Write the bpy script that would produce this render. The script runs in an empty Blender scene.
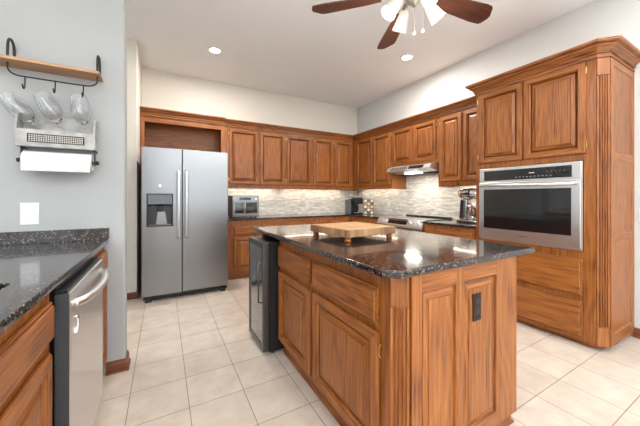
import bpy, bmesh, math, random
from mathutils import Vector, Matrix
random.seed(7)
C = bpy.context.scene.collection
S = bpy.context.scene
PI = math.pi

# ------------------------------------------------------------ camera, world, light, exposure
YAW = math.atan(157 / 280)
cam = bpy.data.cameras.new('camera'); cam.sensor_width = 36; cam.lens = 280 / 640 * 36
cam.shift_y = -(213 - 197) / 640; cam.clip_start = .02
co = bpy.data.objects.new('camera', cam); C.objects.link(co)
co.location = (0, 0, 1.2); co.rotation_euler = (PI / 2, 0, -YAW); S.camera = co
S.view_settings.view_transform = 'Standard'; S.view_settings.look = 'None'
S.view_settings.gamma = 1; S.view_settings.use_curve_mapping = False
S.view_settings.exposure = 0.05
W = bpy.data.worlds.new('sky'); S.world = W; W.use_nodes = True
W.node_tree.nodes['Background'].inputs[0].default_value = (.75, .87, 1, 1)
W.node_tree.nodes['Background'].inputs[1].default_value = 2.0

def area(name, loc, rot, sx, sy, power, col=(1, 1, 1), shape='RECTANGLE', spread=PI):
    l = bpy.data.lights.new(name, 'AREA'); l.shape = shape; l.size = sx
    if shape == 'RECTANGLE': l.size_y = sy
    l.energy = power; l.color = col; l.spread = spread
    o = bpy.data.objects.new(name, l); C.objects.link(o); o.location = loc; o.rotation_euler = rot
    return o
DAY = (.93, .97, 1.0); WARM = (1, .955, .89)
# daylight through the windows of the rear wall and the left wall
for x in (-2.6, 0.0, 2.3):
    area('window_daylight', (x, -3.9, 1.55), (PI / 2, 0, 0), 1.5, 1.7, 12, DAY)
for y in (-2.3, 0.3):
    area('window_daylight', (-4.4, y, 1.55), (PI / 2, 0, -PI / 2), 1.5, 1.7, 13, DAY)
# added fill behind the camera, aimed up to brighten ceiling and room
area('uplight_fill', (.1, -2.5, .05), (PI, 0, 0), 5.5, 2.6, 430, (.90, .955, 1), spread=1.9)
# recessed ceiling lamps: two in view, the others unseen, added for more light
CANS_AND_FILL = [(.571, 3.72), (2.812, 2.665), (-1.9, .9), (-1.9, -1.7), (.5, -1.7), (2.7, -1.7), (2.7, .35), (-1.5, 3.2)]
for i, (x, y) in enumerate(CANS_AND_FILL):
    area('recessed_and_fill_light', (x, y, 3.02), (0, 0, 0), 0.13, .13, (30, 30, 9, 7, 7, 7, 12, 18)[i], WARM, 'DISK')

# ------------------------------------------------------------ materials
def new_mat(name):
    m = bpy.data.materials.new(name); m.use_nodes = True
    return m, m.node_tree.nodes, m.node_tree.links, m.node_tree.nodes['Principled BSDF']
def plain(name, col, rough=.5, metal=0, emit=None, es=0, noise=0, nscale=30, coat=0, trans=0, ior=1.45, bump=0, bscale=200, alpha=1):
    m, N, L, B = new_mat(name)
    B.inputs['Base Color'].default_value = (*col, 1); B.inputs['Roughness'].default_value = rough
    B.inputs['Metallic'].default_value = metal; B.inputs['IOR'].default_value = ior
    if coat: B.inputs['Coat Weight'].default_value = coat; B.inputs['Coat Roughness'].default_value = .1
    if trans: B.inputs['Transmission Weight'].default_value = trans
    if alpha < 1: B.inputs['Alpha'].default_value = alpha
    if emit: B.inputs['Emission Color'].default_value = (*emit, 1); B.inputs['Emission Strength'].default_value = es
    tc = N.new('ShaderNodeTexCoord')
    if noise:
        n = N.new('ShaderNodeTexNoise'); n.inputs['Scale'].default_value = nscale; n.inputs['Detail'].default_value = 4
        L.new(tc.outputs['Object'], n.inputs['Vector'])
        r = N.new('ShaderNodeValToRGB')
        r.color_ramp.elements[0].position = .3; r.color_ramp.elements[1].position = .7
        r.color_ramp.elements[0].color = (*[c * (1 - noise) for c in col], 1)
        r.color_ramp.elements[1].color = (*[min(1, c * (1 + noise)) for c in col], 1)
        L.new(n.outputs['Fac'], r.inputs['Fac']); L.new(r.outputs['Color'], B.inputs['Base Color'])
    if bump:
        n = N.new('ShaderNodeTexNoise'); n.inputs['Scale'].default_value = bscale; n.inputs['Detail'].default_value = 3
        L.new(tc.outputs['Object'], n.inputs['Vector'])
        b = N.new('ShaderNodeBump'); b.inputs['Strength'].default_value = bump; b.inputs['Distance'].default_value = .002
        L.new(n.outputs['Fac'], b.inputs['Height']); L.new(b.outputs['Normal'], B.inputs['Normal'])
    return m

def wood(name, axis, dark=(.060, .014, .003), mid=(.24, .070, .011), light=(.38, .132, .026), rough=.42, coat=.06):
    """oak: pores and bands stretched along one axis"""
    m, N, L, B = new_mat(name)
    tc = N.new('ShaderNodeTexCoord'); oi = N.new('ShaderNodeObjectInfo')
    add = N.new('ShaderNodeVectorMath'); add.operation = 'MULTIPLY_ADD'
    cmb = N.new('ShaderNodeCombineXYZ')
    for k in range(3): L.new(oi.outputs['Random'], cmb.inputs[k])
    L.new(cmb.outputs[0], add.inputs[0]); add.inputs[1].default_value = (7, 11, 5)
    L.new(tc.outputs['Object'], add.inputs[2])
    def mapped(al, ac):
        mp = N.new('ShaderNodeMapping'); s = [ac, ac, ac]; s['xyz'.index(axis)] = al
        mp.inputs['Scale'].default_value = s; L.new(add.outputs[0], mp.inputs['Vector']); return mp
    n1 = N.new('ShaderNodeTexNoise'); n1.inputs['Scale'].default_value = 1; n1.inputs['Detail'].default_value = 6; n1.inputs['Roughness'].default_value = .55
    L.new(mapped(4, 115).outputs[0], n1.inputs['Vector'])
    n3 = N.new('ShaderNodeTexNoise'); n3.inputs['Scale'].default_value = 1; n3.inputs['Detail'].default_value = 1
    L.new(mapped(.9, 4.5).outputs[0], n3.inputs['Vector'])
    # cathedral rings: sine of a stretched low noise
    mul = N.new('ShaderNodeMath'); mul.operation = 'MULTIPLY'; mul.inputs[1].default_value = 75
    L.new(n3.outputs['Fac'], mul.inputs[0])
    sn = N.new('ShaderNodeMath'); sn.operation = 'SINE'; L.new(mul.outputs[0], sn.inputs[0])
    mx = N.new('ShaderNodeMath'); mx.operation = 'MULTIPLY_ADD'; mx.inputs[1].default_value = .065
    L.new(sn.outputs[0], mx.inputs[0]); L.new(n1.outputs['Fac'], mx.inputs[2])
    rd = N.new('ShaderNodeMath'); rd.operation = 'MULTIPLY_ADD'; rd.inputs[1].default_value = .1
    sb = N.new('ShaderNodeMath'); sb.operation = 'ADD'; sb.inputs[1].default_value = -.05
    L.new(oi.outputs['Random'], rd.inputs[0]); L.new(mx.outputs[0], rd.inputs[2]); L.new(rd.outputs[0], sb.inputs[0])
    r = N.new('ShaderNodeValToRGB'); e = r.color_ramp.elements
    e[0].position = .22; e[0].color = (*dark, 1); e[1].position = .72; e[1].color = (*light, 1)
    k = e.new(.42); k.color = (*mid, 1)
    L.new(sb.outputs[0], r.inputs['Fac']); L.new(r.outputs['Color'], B.inputs['Base Color'])
    b = N.new('ShaderNodeBump'); b.inputs['Strength'].default_value = .12; b.inputs['Distance'].default_value = .001
    L.new(n1.outputs['Fac'], b.inputs['Height']); L.new(b.outputs['Normal'], B.inputs['Normal'])
    B.inputs['Roughness'].default_value = rough; B.inputs['Coat Weight'].default_value = coat; B.inputs['Coat Roughness'].default_value = .22
    return m
WXD = wood('baseboard_oak_x', 'x', (.04, .01, .003), (.13, .034, .008), (.20, .058, .015)); WYD = wood('baseboard_oak_y', 'y', (.04, .01, .003), (.13, .034, .008), (.20, .058, .015))
WZ = wood('oak_grain_upright', 'z'); WX = wood('oak_grain_x', 'x'); WY = wood('oak_grain_y', 'y')

def steel(name, axis='x', col=(.36, .36, .37), rough=.30):
    m, N, L, B = new_mat(name)
    tc = N.new('ShaderNodeTexCoord'); mp = N.new('ShaderNodeMapping'); s = [400, 400, 400]; s['xyz'.index(axis)] = 2
    mp.inputs['Scale'].default_value = s; L.new(tc.outputs['Object'], mp.inputs['Vector'])
    n = N.new('ShaderNodeTexNoise'); n.inputs['Scale'].default_value = 1; n.inputs['Detail'].default_value = 2
    L.new(mp.outputs[0], n.inputs['Vector'])
    r = N.new('ShaderNodeMapRange'); r.inputs['To Min'].default_value = rough - .04; r.inputs['To Max'].default_value = rough + .08
    L.new(n.outputs['Fac'], r.inputs['Value']); L.new(r.outputs[0], B.inputs['Roughness'])
    B.inputs['Base Color'].default_value = (*col, 1); B.inputs['Metallic'].default_value = 1
    B.inputs['Anisotropic'].default_value = .5
    return m
STEEL = steel('brushed_steel', 'x', (.27, .27, .275)); STEELY = steel('brushed_steel_y', 'y'); STEELB = steel('bright_steel', 'y', (.80, .80, .80), .3)
DSTEEL = steel('dark_steel', 'z', (.16, .16, .165), .3)
PALE = steel('pale_steel', 'z', (.78, .78, .78), .34)
CHROME = plain('chrome', (.75, .75, .76), .08, 1)
BLACKM = plain('black_metal', (.012, .012, .013), .38, 0, noise=.2)
BLACKP = plain('black_plastic', (.012, .012, .014), .35, noise=.1)
DGREY = plain('dark_grey_plastic', (.045, .047, .05), .4, noise=.1)
BGLASS = plain('black_glass', (.008, .008, .009), .04, coat=1, noise=.05)
WALLG = plain('grey_wall_paint', (.40, .40, .395), .85, noise=.025, nscale=2, bump=.15, bscale=160)
WALLC = plain('cream_wall_paint', (.74, .70, .63), .85, noise=.015, nscale=2, bump=.15, bscale=160)
WALLR = plain('pale_wall_paint', (.62, .62, .60), .85, noise=.015, nscale=2, bump=.15, bscale=160)
CEIL = plain('ceiling_paint', (.86, .885, .90), .9, noise=.01, nscale=3, bump=.25, bscale=120)
WHITE = plain('white_plastic', (.74, .74, .73), .4, noise=.02)
BRASS = plain('brass', (.62, .42, .14), .25, 1, noise=.1)
PAPER = plain('paper_towel', (.68, .675, .66), .95, noise=.03, nscale=60, bump=.6, bscale=120)
LAMP = plain('lamp_emitter', (1, 1, 1), .5, emit=(1, .95, .88), es=14)
BULB = plain('warm_bulb', (1, 1, 1), .5, emit=(1, .86, .66), es=2.5)
HOODL = plain('hood_lens', (1, 1, 1), .5, emit=(1, .95, .88), es=3)
STRIP = plain('led_diffuser', (1, 1, 1), .5, emit=(1, .9, .75), es=4)
SHADE = plain('frosted_shade', (.30, .28, .25), .6, emit=(1, .87, .70), es=.5, noise=.02)
CLEAR = plain('clear_glass', (1, 1, 1), .04, trans=1, ior=1.45)
GREYW = plain('whitewashed_grey_wood', (.40, .385, .37), .8, noise=.3, nscale=14)
BRONZE = plain('dark_bronze', (.04, .022, .014), .35, .7, noise=.1)
NICKEL = plain('brushed_nickel', (.55, .52, .48), .28, 1, noise=.05)
SHADOWGAP = plain('dark_void', (.01, .008, .006), .8, noise=.1)
SCREEN = plain('display_glass', (.01, .015, .018), .1, emit=(.25, .5, .6), es=.15)

def granite():
    m, N, L, B = new_mat('black_brown_granite')
    tc = N.new('ShaderNodeTexCoord')
    v = N.new('ShaderNodeTexVoronoi'); v.inputs['Scale'].default_value = 210; v.inputs['Randomness'].default_value = 1
    L.new(tc.outputs['Object'], v.inputs['Vector'])
    n = N.new('ShaderNodeTexNoise'); n.inputs['Scale'].default_value = 58; n.inputs['Detail'].default_value = 5; n.inputs['Roughness'].default_value = .7
    L.new(tc.outputs['Object'], n.inputs['Vector'])
    r = N.new('ShaderNodeValToRGB'); e = r.color_ramp.elements
    e[0].position = .46; e[0].color = (.006, .006, .007, 1); e[1].position = .72; e[1].color = (.20, .165, .14, 1)
    k = e.new(.54); k.color = (.022, .016, .014, 1); k = e.new(.62); k.color = (.11, .052, .030, 1)
    L.new(n.outputs['Fac'], r.inputs['Fac'])
    sx = N.new('ShaderNodeSeparateColor'); L.new(v.outputs['Color'], sx.inputs[0])
    g = N.new('ShaderNodeMath'); g.operation = 'GREATER_THAN'; g.inputs[1].default_value = .955; L.new(sx.outputs[0], g.inputs[0])
    mix = N.new('ShaderNodeMix'); mix.data_type = 'RGBA'; L.new(g.outputs[0], mix.inputs['Factor'])
    L.new(r.outputs['Color'], mix.inputs['A']); mix.inputs['B'].default_value = (.26, .23, .21, 1)
    L.new(mix.outputs['Result'], B.inputs['Base Color'])
    rr_ = N.new('ShaderNodeMapRange'); rr_.inputs['From Min'].default_value = .35; rr_.inputs['From Max'].default_value = .65; rr_.inputs['To Min'].default_value = .04; rr_.inputs['To Max'].default_value = .22
    L.new(n.outputs['Fac'], rr_.inputs['Value']); L.new(rr_.outputs[0], B.inputs['Roughness'])
    B.inputs['IOR'].default_value = 1.5
    B.inputs['Coat Weight'].default_value = .3; B.inputs['Coat Roughness'].default_value = .04
    return m
GRAN = granite()

def tiles():
    m, N, L, B = new_mat('cream_floor_tile')
    tc = N.new('ShaderNodeTexCoord'); mp = N.new('ShaderNodeMapping')
    mp.inputs['Location'].default_value = (.1735 / .3055, -1.142 / .3055 + 4, 0); mp.inputs['Scale'].default_value = (1 / .3055,) * 3
    L.new(tc.outputs['Object'], mp.inputs['Vector'])
    b = N.new('ShaderNodeTexBrick'); b.offset = 0; b.inputs['Scale'].default_value = 1
    b.inputs['Brick Width'].default_value = 1; b.inputs['Row Height'].default_value = 1
    b.inputs['Mortar Size'].default_value = .0085; b.inputs['Mortar Smooth'].default_value = .3
    b.inputs['Color1'].default_value = (.66, .57, .485, 1); b.inputs['Color2'].default_value = (.61, .52, .435, 1)
    b.inputs['Mortar'].default_value = (.27, .21, .165, 1); b.inputs['Bias'].default_value = -.2
    L.new(mp.outputs[0], b.inputs['Vector'])
    n = N.new('ShaderNodeTexNoise'); n.inputs['Scale'].default_value = 7; n.inputs['Detail'].default_value = 6; n.inputs['Roughness'].default_value = .65
    L.new(tc.outputs['Object'], n.inputs['Vector'])
    r = N.new('ShaderNodeValToRGB'); r.color_ramp.elements[0].position = .3; r.color_ramp.elements[1].position = .7
    r.color_ramp.elements[0].color = (.84, .80, .77, 1); r.color_ramp.elements[1].color = (1.04, 1.04, 1.04, 1)
    L.new(n.outputs['Fac'], r.inputs['Fac'])
    mx = N.new('ShaderNodeMix'); mx.data_type = 'RGBA'; mx.blend_type = 'MULTIPLY'; mx.inputs['Factor'].default_value = 1
    L.new(b.outputs['Color'], mx.inputs['A']); L.new(r.outputs['Color'], mx.inputs['B'])
    L.new(mx.outputs['Result'], B.inputs['Base Color'])
    bp = N.new('ShaderNodeBump'); bp.inputs['Strength'].default_value = .5; bp.inputs['Distance'].default_value = .002; bp.invert = True
    L.new(b.outputs['Fac'], bp.inputs['Height']); L.new(bp.outputs['Normal'], B.inputs['Normal'])
    B.inputs['Roughness'].default_value = .3
    return m

def mosaic(name, ax):
    """thin horizontal marble strips; ax = the wall's running axis"""
    m, N, L, B = new_mat(name)
    tc = N.new('ShaderNodeTexCoord'); sp = N.new('ShaderNodeSeparateXYZ'); cb = N.new('ShaderNodeCombineXYZ')
    L.new(tc.outputs['Object'], sp.inputs[0]); L.new(sp.outputs[ax], cb.inputs[0]); L.new(sp.outputs[2], cb.inputs[1])
    b = N.new('ShaderNodeTexBrick'); b.offset = .37; b.offset_frequency = 2; b.squash = .6; b.squash_frequency = 3
    b.inputs['Scale'].default_value = 1; b.inputs['Brick Width'].default_value = .16; b.inputs['Row Height'].default_value = .026
    b.inputs['Mortar Size'].default_value = .0011; b.inputs['Bias'].default_value = -.1
    b.inputs['Color1'].default_value = (.80, .77, .72, 1); b.inputs['Color2'].default_value = (.54, .515, .48, 1)
    b.inputs['Mortar'].default_value = (.55, .52, .48, 1)
    L.new(cb.outputs[0], b.inputs['Vector'])
    mp = N.new('ShaderNodeMapping'); mp.inputs['Scale'].default_value = (9, 40, 1); L.new(cb.outputs[0], mp.inputs['Vector'])
    n = N.new('ShaderNodeTexNoise'); n.inputs['Scale'].default_value = 1; n.inputs['Detail'].default_value = 4
    L.new(mp.outputs[0], n.inputs['Vector'])
    r = N.new('ShaderNodeValToRGB'); r.color_ramp.elements[0].position = .35; r.color_ramp.elements[1].position = .65
    r.color_ramp.elements[0].color = (.78, .75, .71, 1); r.color_ramp.elements[1].color = (1.08, 1.08, 1.08, 1)
    L.new(n.outputs['Fac'], r.inputs['Fac'])
    mx = N.new('ShaderNodeMix'); mx.data_type = 'RGBA'; mx.blend_type = 'MULTIPLY'; mx.inputs['Factor'].default_value = 1
    L.new(b.outputs['Color'], mx.inputs['A']); L.new(r.outputs['Color'], mx.inputs['B'])
    L.new(mx.outputs['Result'], B.inputs['Base Color']); B.inputs['Roughness'].default_value = .35
    return m

def butcher():
    m, N, L, B = new_mat('end_grain_board')
    tc = N.new('ShaderNodeTexCoord')
    b = N.new('ShaderNodeTexBrick'); b.offset = .5; b.inputs['Scale'].default_value = 1
    b.inputs['Brick Width'].default_value = .09; b.inputs['Row Height'].default_value = .035; b.inputs['Mortar Size'].default_value = .0006
    b.inputs['Color1'].default_value = (.60, .36, .18, 1); b.inputs['Color2'].default_value = (.47, .26, .12, 1); b.inputs['Mortar'].default_value = (.30, .14, .05, 1)
    L.new(tc.outputs['Object'], b.inputs['Vector'])
    L.new(b.outputs['Color'], B.inputs['Base Color']); B.inputs['Roughness'].default_value = .45
    return m
def edge_butcher():
    m, N, L, B = new_mat('board_edge')
    tc = N.new('ShaderNodeTexCoord'); sp = N.new('ShaderNodeSeparateXYZ'); ad = N.new('ShaderNodeMath'); ad.operation = 'ADD'
    L.new(tc.outputs['Object'], sp.inputs[0]); L.new(sp.outputs[0], ad.inputs[0]); L.new(sp.outputs[1], ad.inputs[1])
    w = N.new('ShaderNodeMath'); w.operation = 'MULTIPLY'; w.inputs[1].default_value = 28; L.new(ad.outputs[0], w.inputs[0])
    f = N.new('ShaderNodeMath'); f.operation = 'FLOOR'; L.new(w.outputs[0], f.inputs[0])
    wn = N.new('ShaderNodeTexWhiteNoise'); wn.noise_dimensions = '1D'; L.new(f.outputs[0], wn.inputs['W'])
    r = N.new('ShaderNodeValToRGB'); r.color_ramp.elements[0].color = (.20, .09, .04, 1); r.color_ramp.elements[1].color = (.48, .27, .13, 1)
    L.new(wn.outputs['Value'], r.inputs['Fac']); L.new(r.outputs['Color'], B.inputs['Base Color']); B.inputs['Roughness'].default_value = .5
    return m

# ------------------------------------------------------------ helpers
def BM(): return bmesh.new()
def box(bm, x0, x1, y0, y1, z0, z1):
    v = [bm.verts.new((x, y, z)) for z in (z0, z1) for y in (y0, y1) for x in (x0, x1)]
    for f in ((0, 2, 3, 1), (4, 5, 7, 6), (0, 1, 5, 4), (2, 6, 7, 3), (0, 4, 6, 2), (1, 3, 7, 5)):
        bm.faces.new([v[i] for i in f])
    return bm
def B1(*a): return box(BM(), *a)
def prism(bm, pts, h0, h1, plane='xy'):
    """extrude a polygon; plane xy -> along z, xz -> along y, yz -> along x"""
    def P(a, b, h): return {'xy': (a, b, h), 'xz': (a, h, b), 'yz': (h, a, b)}[plane]
    A = [bm.verts.new(P(a, b, h0)) for a, b in pts]; D = [bm.verts.new(P(a, b, h1)) for a, b in pts]
    n = len(pts); bm.faces.new(A[::-1]); bm.faces.new(D)
    for i in range(n): bm.faces.new((A[i], A[(i + 1) % n], D[(i + 1) % n], D[i]))
    return bm
def lathe(bm, prof, c=(0, 0, 0), seg=24, M=None, caps=True):
    rings = []
    for r, z in prof:
        ring = []
        for k in range(seg):
            a = 2 * PI * k / seg; p = Vector((r * math.cos(a), r * math.sin(a), z))
            if M: p = M @ p
            ring.append(bm.verts.new(p + Vector(c)))
        rings.append(ring)
    for a, b in zip(rings, rings[1:]):
        for k in range(seg): bm.faces.new((a[k], a[(k + 1) % seg], b[(k + 1) % seg], b[k]))
    if caps: bm.faces.new(rings[0][::-1]); bm.faces.new(rings[-1])
    return bm
def tube(bm, pts, r, seg=10, smooth=0):
    pts = [Vector(p) for p in pts]
    for _ in range(smooth):
        q = [pts[0]]
        for a, b in zip(pts, pts[1:]): q += [a * .75 + b * .25, a * .25 + b * .75]
        pts = q + [pts[-1]]
    rings = []; up = None
    for i, p in enumerate(pts):
        t = (pts[min(i + 1, len(pts) - 1)] - pts[max(i - 1, 0)]).normalized()
        if up is None: up = t.orthogonal().normalized()
        up = (up - t * up.dot(t)).normalized(); s = t.cross(up)
        rings.append([bm.verts.new(p + r * (math.cos(2 * PI * k / seg) * up + math.sin(2 * PI * k / seg) * s)) for k in range(seg)])
    for a, b in zip(rings, rings[1:]):
        for k in range(seg): bm.faces.new((a[k], a[(k + 1) % seg], b[(k + 1) % seg], b[k]))
    bm.faces.new(rings[0][::-1]); bm.faces.new(rings[-1])
    return bm
def rod(bm, a, b, r, seg=12): return tube(bm, [a, b], r, seg)
def mp(f, at, u, d, z):
    """u along the wall, d out of the face, z up -> world; f = facing"""
    return {'-y': (u, at - d, z), '-x': (at - d, u, z), '+x': (at + d, u, z), '+y': (u, at + d, z)}[f]
def rings_loft(bm, f, at, u0, u1, z0, z1, prof):
    loops = []
    for i, d in prof:
        loops.append([bm.verts.new(mp(f, at, u, d, z)) for u, z in ((u0 + i, z0 + i), (u1 - i, z0 + i), (u1 - i, z1 - i), (u0 + i, z1 - i))])
    bm.faces.new(loops[0])
    for a, b in zip(loops, loops[1:]):
        for k in range(4): bm.faces.new((a[k], a[(k + 1) % 4], b[(k + 1) % 4], b[k]))
    bm.faces.new(loops[-1])
    return bm
DOOR = [(.006, 0), (.006, .005), (0, .006), (0, .014), (.002, .017), (.005, .018), (.006, .021), (.044, .021), (.0455, .012), (.048, .012), (.049, .018), (.053, .015), (.057, .008), (.0585, -.006), (.064, -.006), (.0655, .006), (.090, .015), (.0915, .011), (.0935, .011), (.095, .018), (.097, .018)]
DRAWER = [(.008, 0), (.008, .008), (0, .009), (0, .016), (.005, .018), (.0065, .013), (.009, .013), (.010, .021), (.015, .026), (.017, .026)]
PANEL = [(0, -.012), (0, .012), (.004, .009), (.009, -.006), (.014, -.006), (.0155, .002), (.036, .009), (.0375, .006), (.0395, .006), (.041, .0105), (.043, .0105)]
def put(name, bm, m, parent=None, bevel=0, smooth=False, origin=None, seg=2):
    bmesh.ops.recalc_face_normals(bm, faces=bm.faces[:])
    me = bpy.data.meshes.new(name)
    off = Vector(parent.location) if parent is not None else None
    if off is None:
        xs = [v.co for v in bm.verts]
        if origin is None:
            origin = ((min(v.x for v in xs) + max(v.x for v in xs)) / 2, (min(v.y for v in xs) + max(v.y for v in xs)) / 2, min(v.z for v in xs))
        off = Vector(origin)
    else:
        p = parent.parent
        while p is not None: off = off + Vector(p.location); p = p.parent
    for v in bm.verts: v.co -= off
    bm.to_mesh(me); bm.free()
    o = bpy.data.objects.new(name, me); C.objects.link(o); me.materials.append(m)
    if parent is None: o.location = off
    else: o.parent = parent
    if smooth:
        for p in me.polygons: p.use_smooth = True
    if bevel:
        b = o.modifiers.new('bevel', 'BEVEL'); b.width = bevel; b.segments = seg; b.limit_method = 'ANGLE'; b.angle_limit = .6
        for p in me.polygons: p.use_smooth = True
        w = o.modifiers.new('wn', 'WEIGHTED_NORMAL'); w.keep_sharp = False
    return o
def grain(o, cap=False):
    """rails, stiles and mouldings: the grain of each face runs along its longest edge"""
    me = o.data; me.materials.clear()
    for m in (WX, WY, WZ): me.materials.append(m)
    big = max(p.area for p in me.polygons)
    for p in me.polygons:
        vs = [me.vertices[i].co for i in p.vertices]; best = Vector((0, 0, 1e-9))
        for a, b in zip(vs, vs[1:] + vs[:1]):
            if (b - a).length > best.length: best = b - a
        k = max(range(3), key=lambda i: abs(best[i]))
        if cap and p.area > .3 * big: k = 2
        p.material_index = k
    return o
def auto(o, ang=.7):
    for p in o.data.polygons: p.use_smooth = True
    o.data.set_sharp_from_angle(angle=ang); return o
def tag(o, label, cat, group=None):
    o['label'] = label; o['category'] = cat
    if group: o['group'] = group
    return o
def thing(name, loc, label, cat, group=None):
    o = bpy.data.objects.new(name, None); C.objects.link(o); o.location = loc; o.empty_display_size = .1
    return tag(o, label, cat, group)
def struct(name, bm, m, bevel=0):
    o = put(name, bm, m, None, bevel, origin=(0, 0, 0)); o['kind'] = 'structure'; return o
def door(parent, f, at, u0, u1, z0, z1, hinge=None, name='door'):
    d = grain(put(name, rings_loft(BM(), f, at, u0, u1, z0, z1, DOOR), WZ, parent), True)
    if hinge is not None:
        for zz in (z0 + .07, z1 - .07):
            b = BM()
            p = mp(f, at, hinge, .010, zz)
            box(b, *sorted((p[0] - .005, p[0] + .005)), p[1] - .005, p[1] + .005, zz - .022, zz + .022)
            rod(b, (p[0], p[1], zz - .030), (p[0], p[1], zz + .030), .0035, 8)
            put('hinge', b, BRASS, d)
    return d
def drawer(parent, f, at, u0, u1, z0, z1, name='drawer'):
    return put(name, rings_loft(BM(), f, at, u0, u1, z0, z1, DRAWER), WX if 'y' in f else WY, parent)
def ftr(prof_pts, path, closed=False):
    """sweep a moulding profile (out, up) along a plan path; outward = left-hand normal of travel, mitred"""
    bm = BM(); n = len(path); rings = []
    for i, p in enumerate(path):
        P = Vector((p[0], p[1]))
        d0 = (P - Vector(path[i - 1][:2])).normalized() if i > 0 else None
        d1 = (Vector(path[i + 1][:2]) - P).normalized() if i < n - 1 else None
        if d0 is None: d0 = d1
        if d1 is None: d1 = d0
        n0 = Vector((-d0.y, d0.x)); n1 = Vector((-d1.y, d1.x)); m = (n0 + n1).normalized(); m = m / max(.3, m.dot(n0))
        rings.append([bm.verts.new((P.x + m.x * o, P.y + m.y * o, z)) for o, z in prof_pts])
    k = len(prof_pts)
    for a, b in zip(rings, rings[1:]):
        for j in range(k): bm.faces.new((a[j], a[(j + 1) % k], b[(j + 1) % k], b[j]))
    bm.faces.new(rings[0]); bm.faces.new(rings[-1][::-1])
    return bm
def crown_prof(zb, zt, out, back=0.0):
    h = zt - zb
    return [(back, zb), (.014, zb), (.014, zb + .10 * h), (.007, zb + .13 * h), (.007, zb + .26 * h), (.020, zb + .28 * h), (.020, zb + .36 * h), (.014, zb + .38 * h),
            (out * .32, zb + .47 * h), (out * .46, zb + .56 * h), (out * .68, zb + .64 * h), (out * .68, zb + .70 * h), (out * .60, zb + .71 * h), (out * .62, zb + .76 * h),
            (out * .90, zb + .80 * h), (out, zb + .86 * h), (out, zt), (back, zt)]
def fluted(A, Bp, z0, z1, depth=.010, n=5, base=.0):
    """board between plan points A and B with vertical flutes; A->B with the outside on the right-hand side"""
    A = Vector(A); Bp = Vector(Bp); d = (Bp - A); L_ = d.length; d.normalize(); nrm = Vector((d.y, -d.x))
    pts = [(0, -.010)]; m = L_ * .10; w = (L_ - 2 * m) / n
    pts.append((0, .003))
    for i in range(n):
        a = m + i * w
        for t in (.10, .18, .35, .5, .65, .82, .90):
            pts.append((a + w * t, .003 - depth * math.sin(PI * (t - .10) / .80)))
    pts += [(L_, .003), (L_, -.010)]
    return prism(BM(), [tuple(A + d * s + nrm * o) for s, o in pts], z0, z1)

# ------------------------------------------------------------ the room
XW, YW, ZC = 3.54, 4.73, 3.05
XL, YB = -4.5, -4.0
GY = 2.36
struct('floor', B1(XL, XW, YB, YW, -.06, 0), tiles())
struct('ceiling', B1(XL, XW, YB, YW, ZC, ZC + .06), CEIL)
struct('wall_back', B1(-.27, XW + .1, YW, YW + .1, 0, ZC), WALLC)
struct('wall_right', B1(XW, XW + .1, YB, YW, 0, ZC), WALLR)
struct('wall_beside_fridge', B1(XL, -.267, 3.95, YW + .1, 0, ZC), WALLC, .008)
struct('wall_grey', B1(XL, -.229, GY, GY + .12, 0, ZC), WALLG, .014)
def wall_with_windows(name, f, at, u0, u1, wins, m):
    bm = BM(); z0, z1 = .75, 2.35
    def bb(a, b, c, d):
        if f == '+y': box(bm, a, b, at - .12, at, c, d)
        else: box(bm, at - .12, at, a, b, c, d)
    bb(u0, u1, 0, z0); bb(u0, u1, z1, ZC); e = u0
    for w0, w1 in wins: bb(e, w0, z0, z1); e = w1
    bb(e, u1, z0, z1)
    struct(name, bm, m)
    for k, (w0, w1) in enumerate(wins):
        b = BM(); t = .045
        def fb(a, c, z_0, z_1):
            if f == '+y': box(b, a, c, at - .10, at - .05, z_0, z_1)
            else: box(b, at - .10, at - .05, a, c, z_0, z_1)
        fb(w0, w1, z0, z0 + t); fb(w0, w1, z1 - t, z1); fb(w0, w0 + t, z0 + t, z1 - t); fb(w1 - t, w1, z0 + t, z1 - t)
        mid = (w0 + w1) / 2; fb(mid - .02, mid + .02, z0 + t, z1 - t)
        zm = (z0 + z1) / 2; fb(w0 + t, mid - .02, zm - .02, zm + .02); fb(mid + .02, w1 - t, zm - .02, zm + .02)
        global NW
        NW += 1; struct('window_%d' % NW, b, WHITE)
NW = 0
wall_with_windows('wall_rear', '+y', YB, XL, XW, [(-3.3, -1.9), (-.7, .7), (1.6, 3.0)], WALLR)
wall_with_windows('wall_left', '+x', XL, YB, GY, [(-3.0, -1.6), (-.4, 1.0)], WALLR)

BASEP = [(0, 0), (.014, 0), (.014, .055), (.010, .066), (.008, .075), (0, .08)]
SHOE = [(0, 0), (.024, 0), (.022, .012), (.014, .018), (.014, .055), (.010, .066), (.006, .078), (0, .08)]
struct('baseboard_right', ftr(SHOE, [(XW, YB + .01), (XW, .785)]), WYD)
struct('baseboard_grey_wall', ftr(SHOE, [(-.229, GY + .12), (-.229, GY), (-.335, GY)]), WXD)
struct('baseboard_beside_fridge', ftr(BASEP, [(-.267, 4.0), (-.267, 3.95), (-1.6, 3.95)]), WXD)
# tiled backsplash
struct('trim_1', B1(.80, XW - .009, YW - .008, YW, .889, 1.362), mosaic('mosaic_back', 0))
struct('trim_2', B1(XW - .008, XW, 1.80, YW, .889, 1.72), mosaic('mosaic_right', 1))

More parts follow.
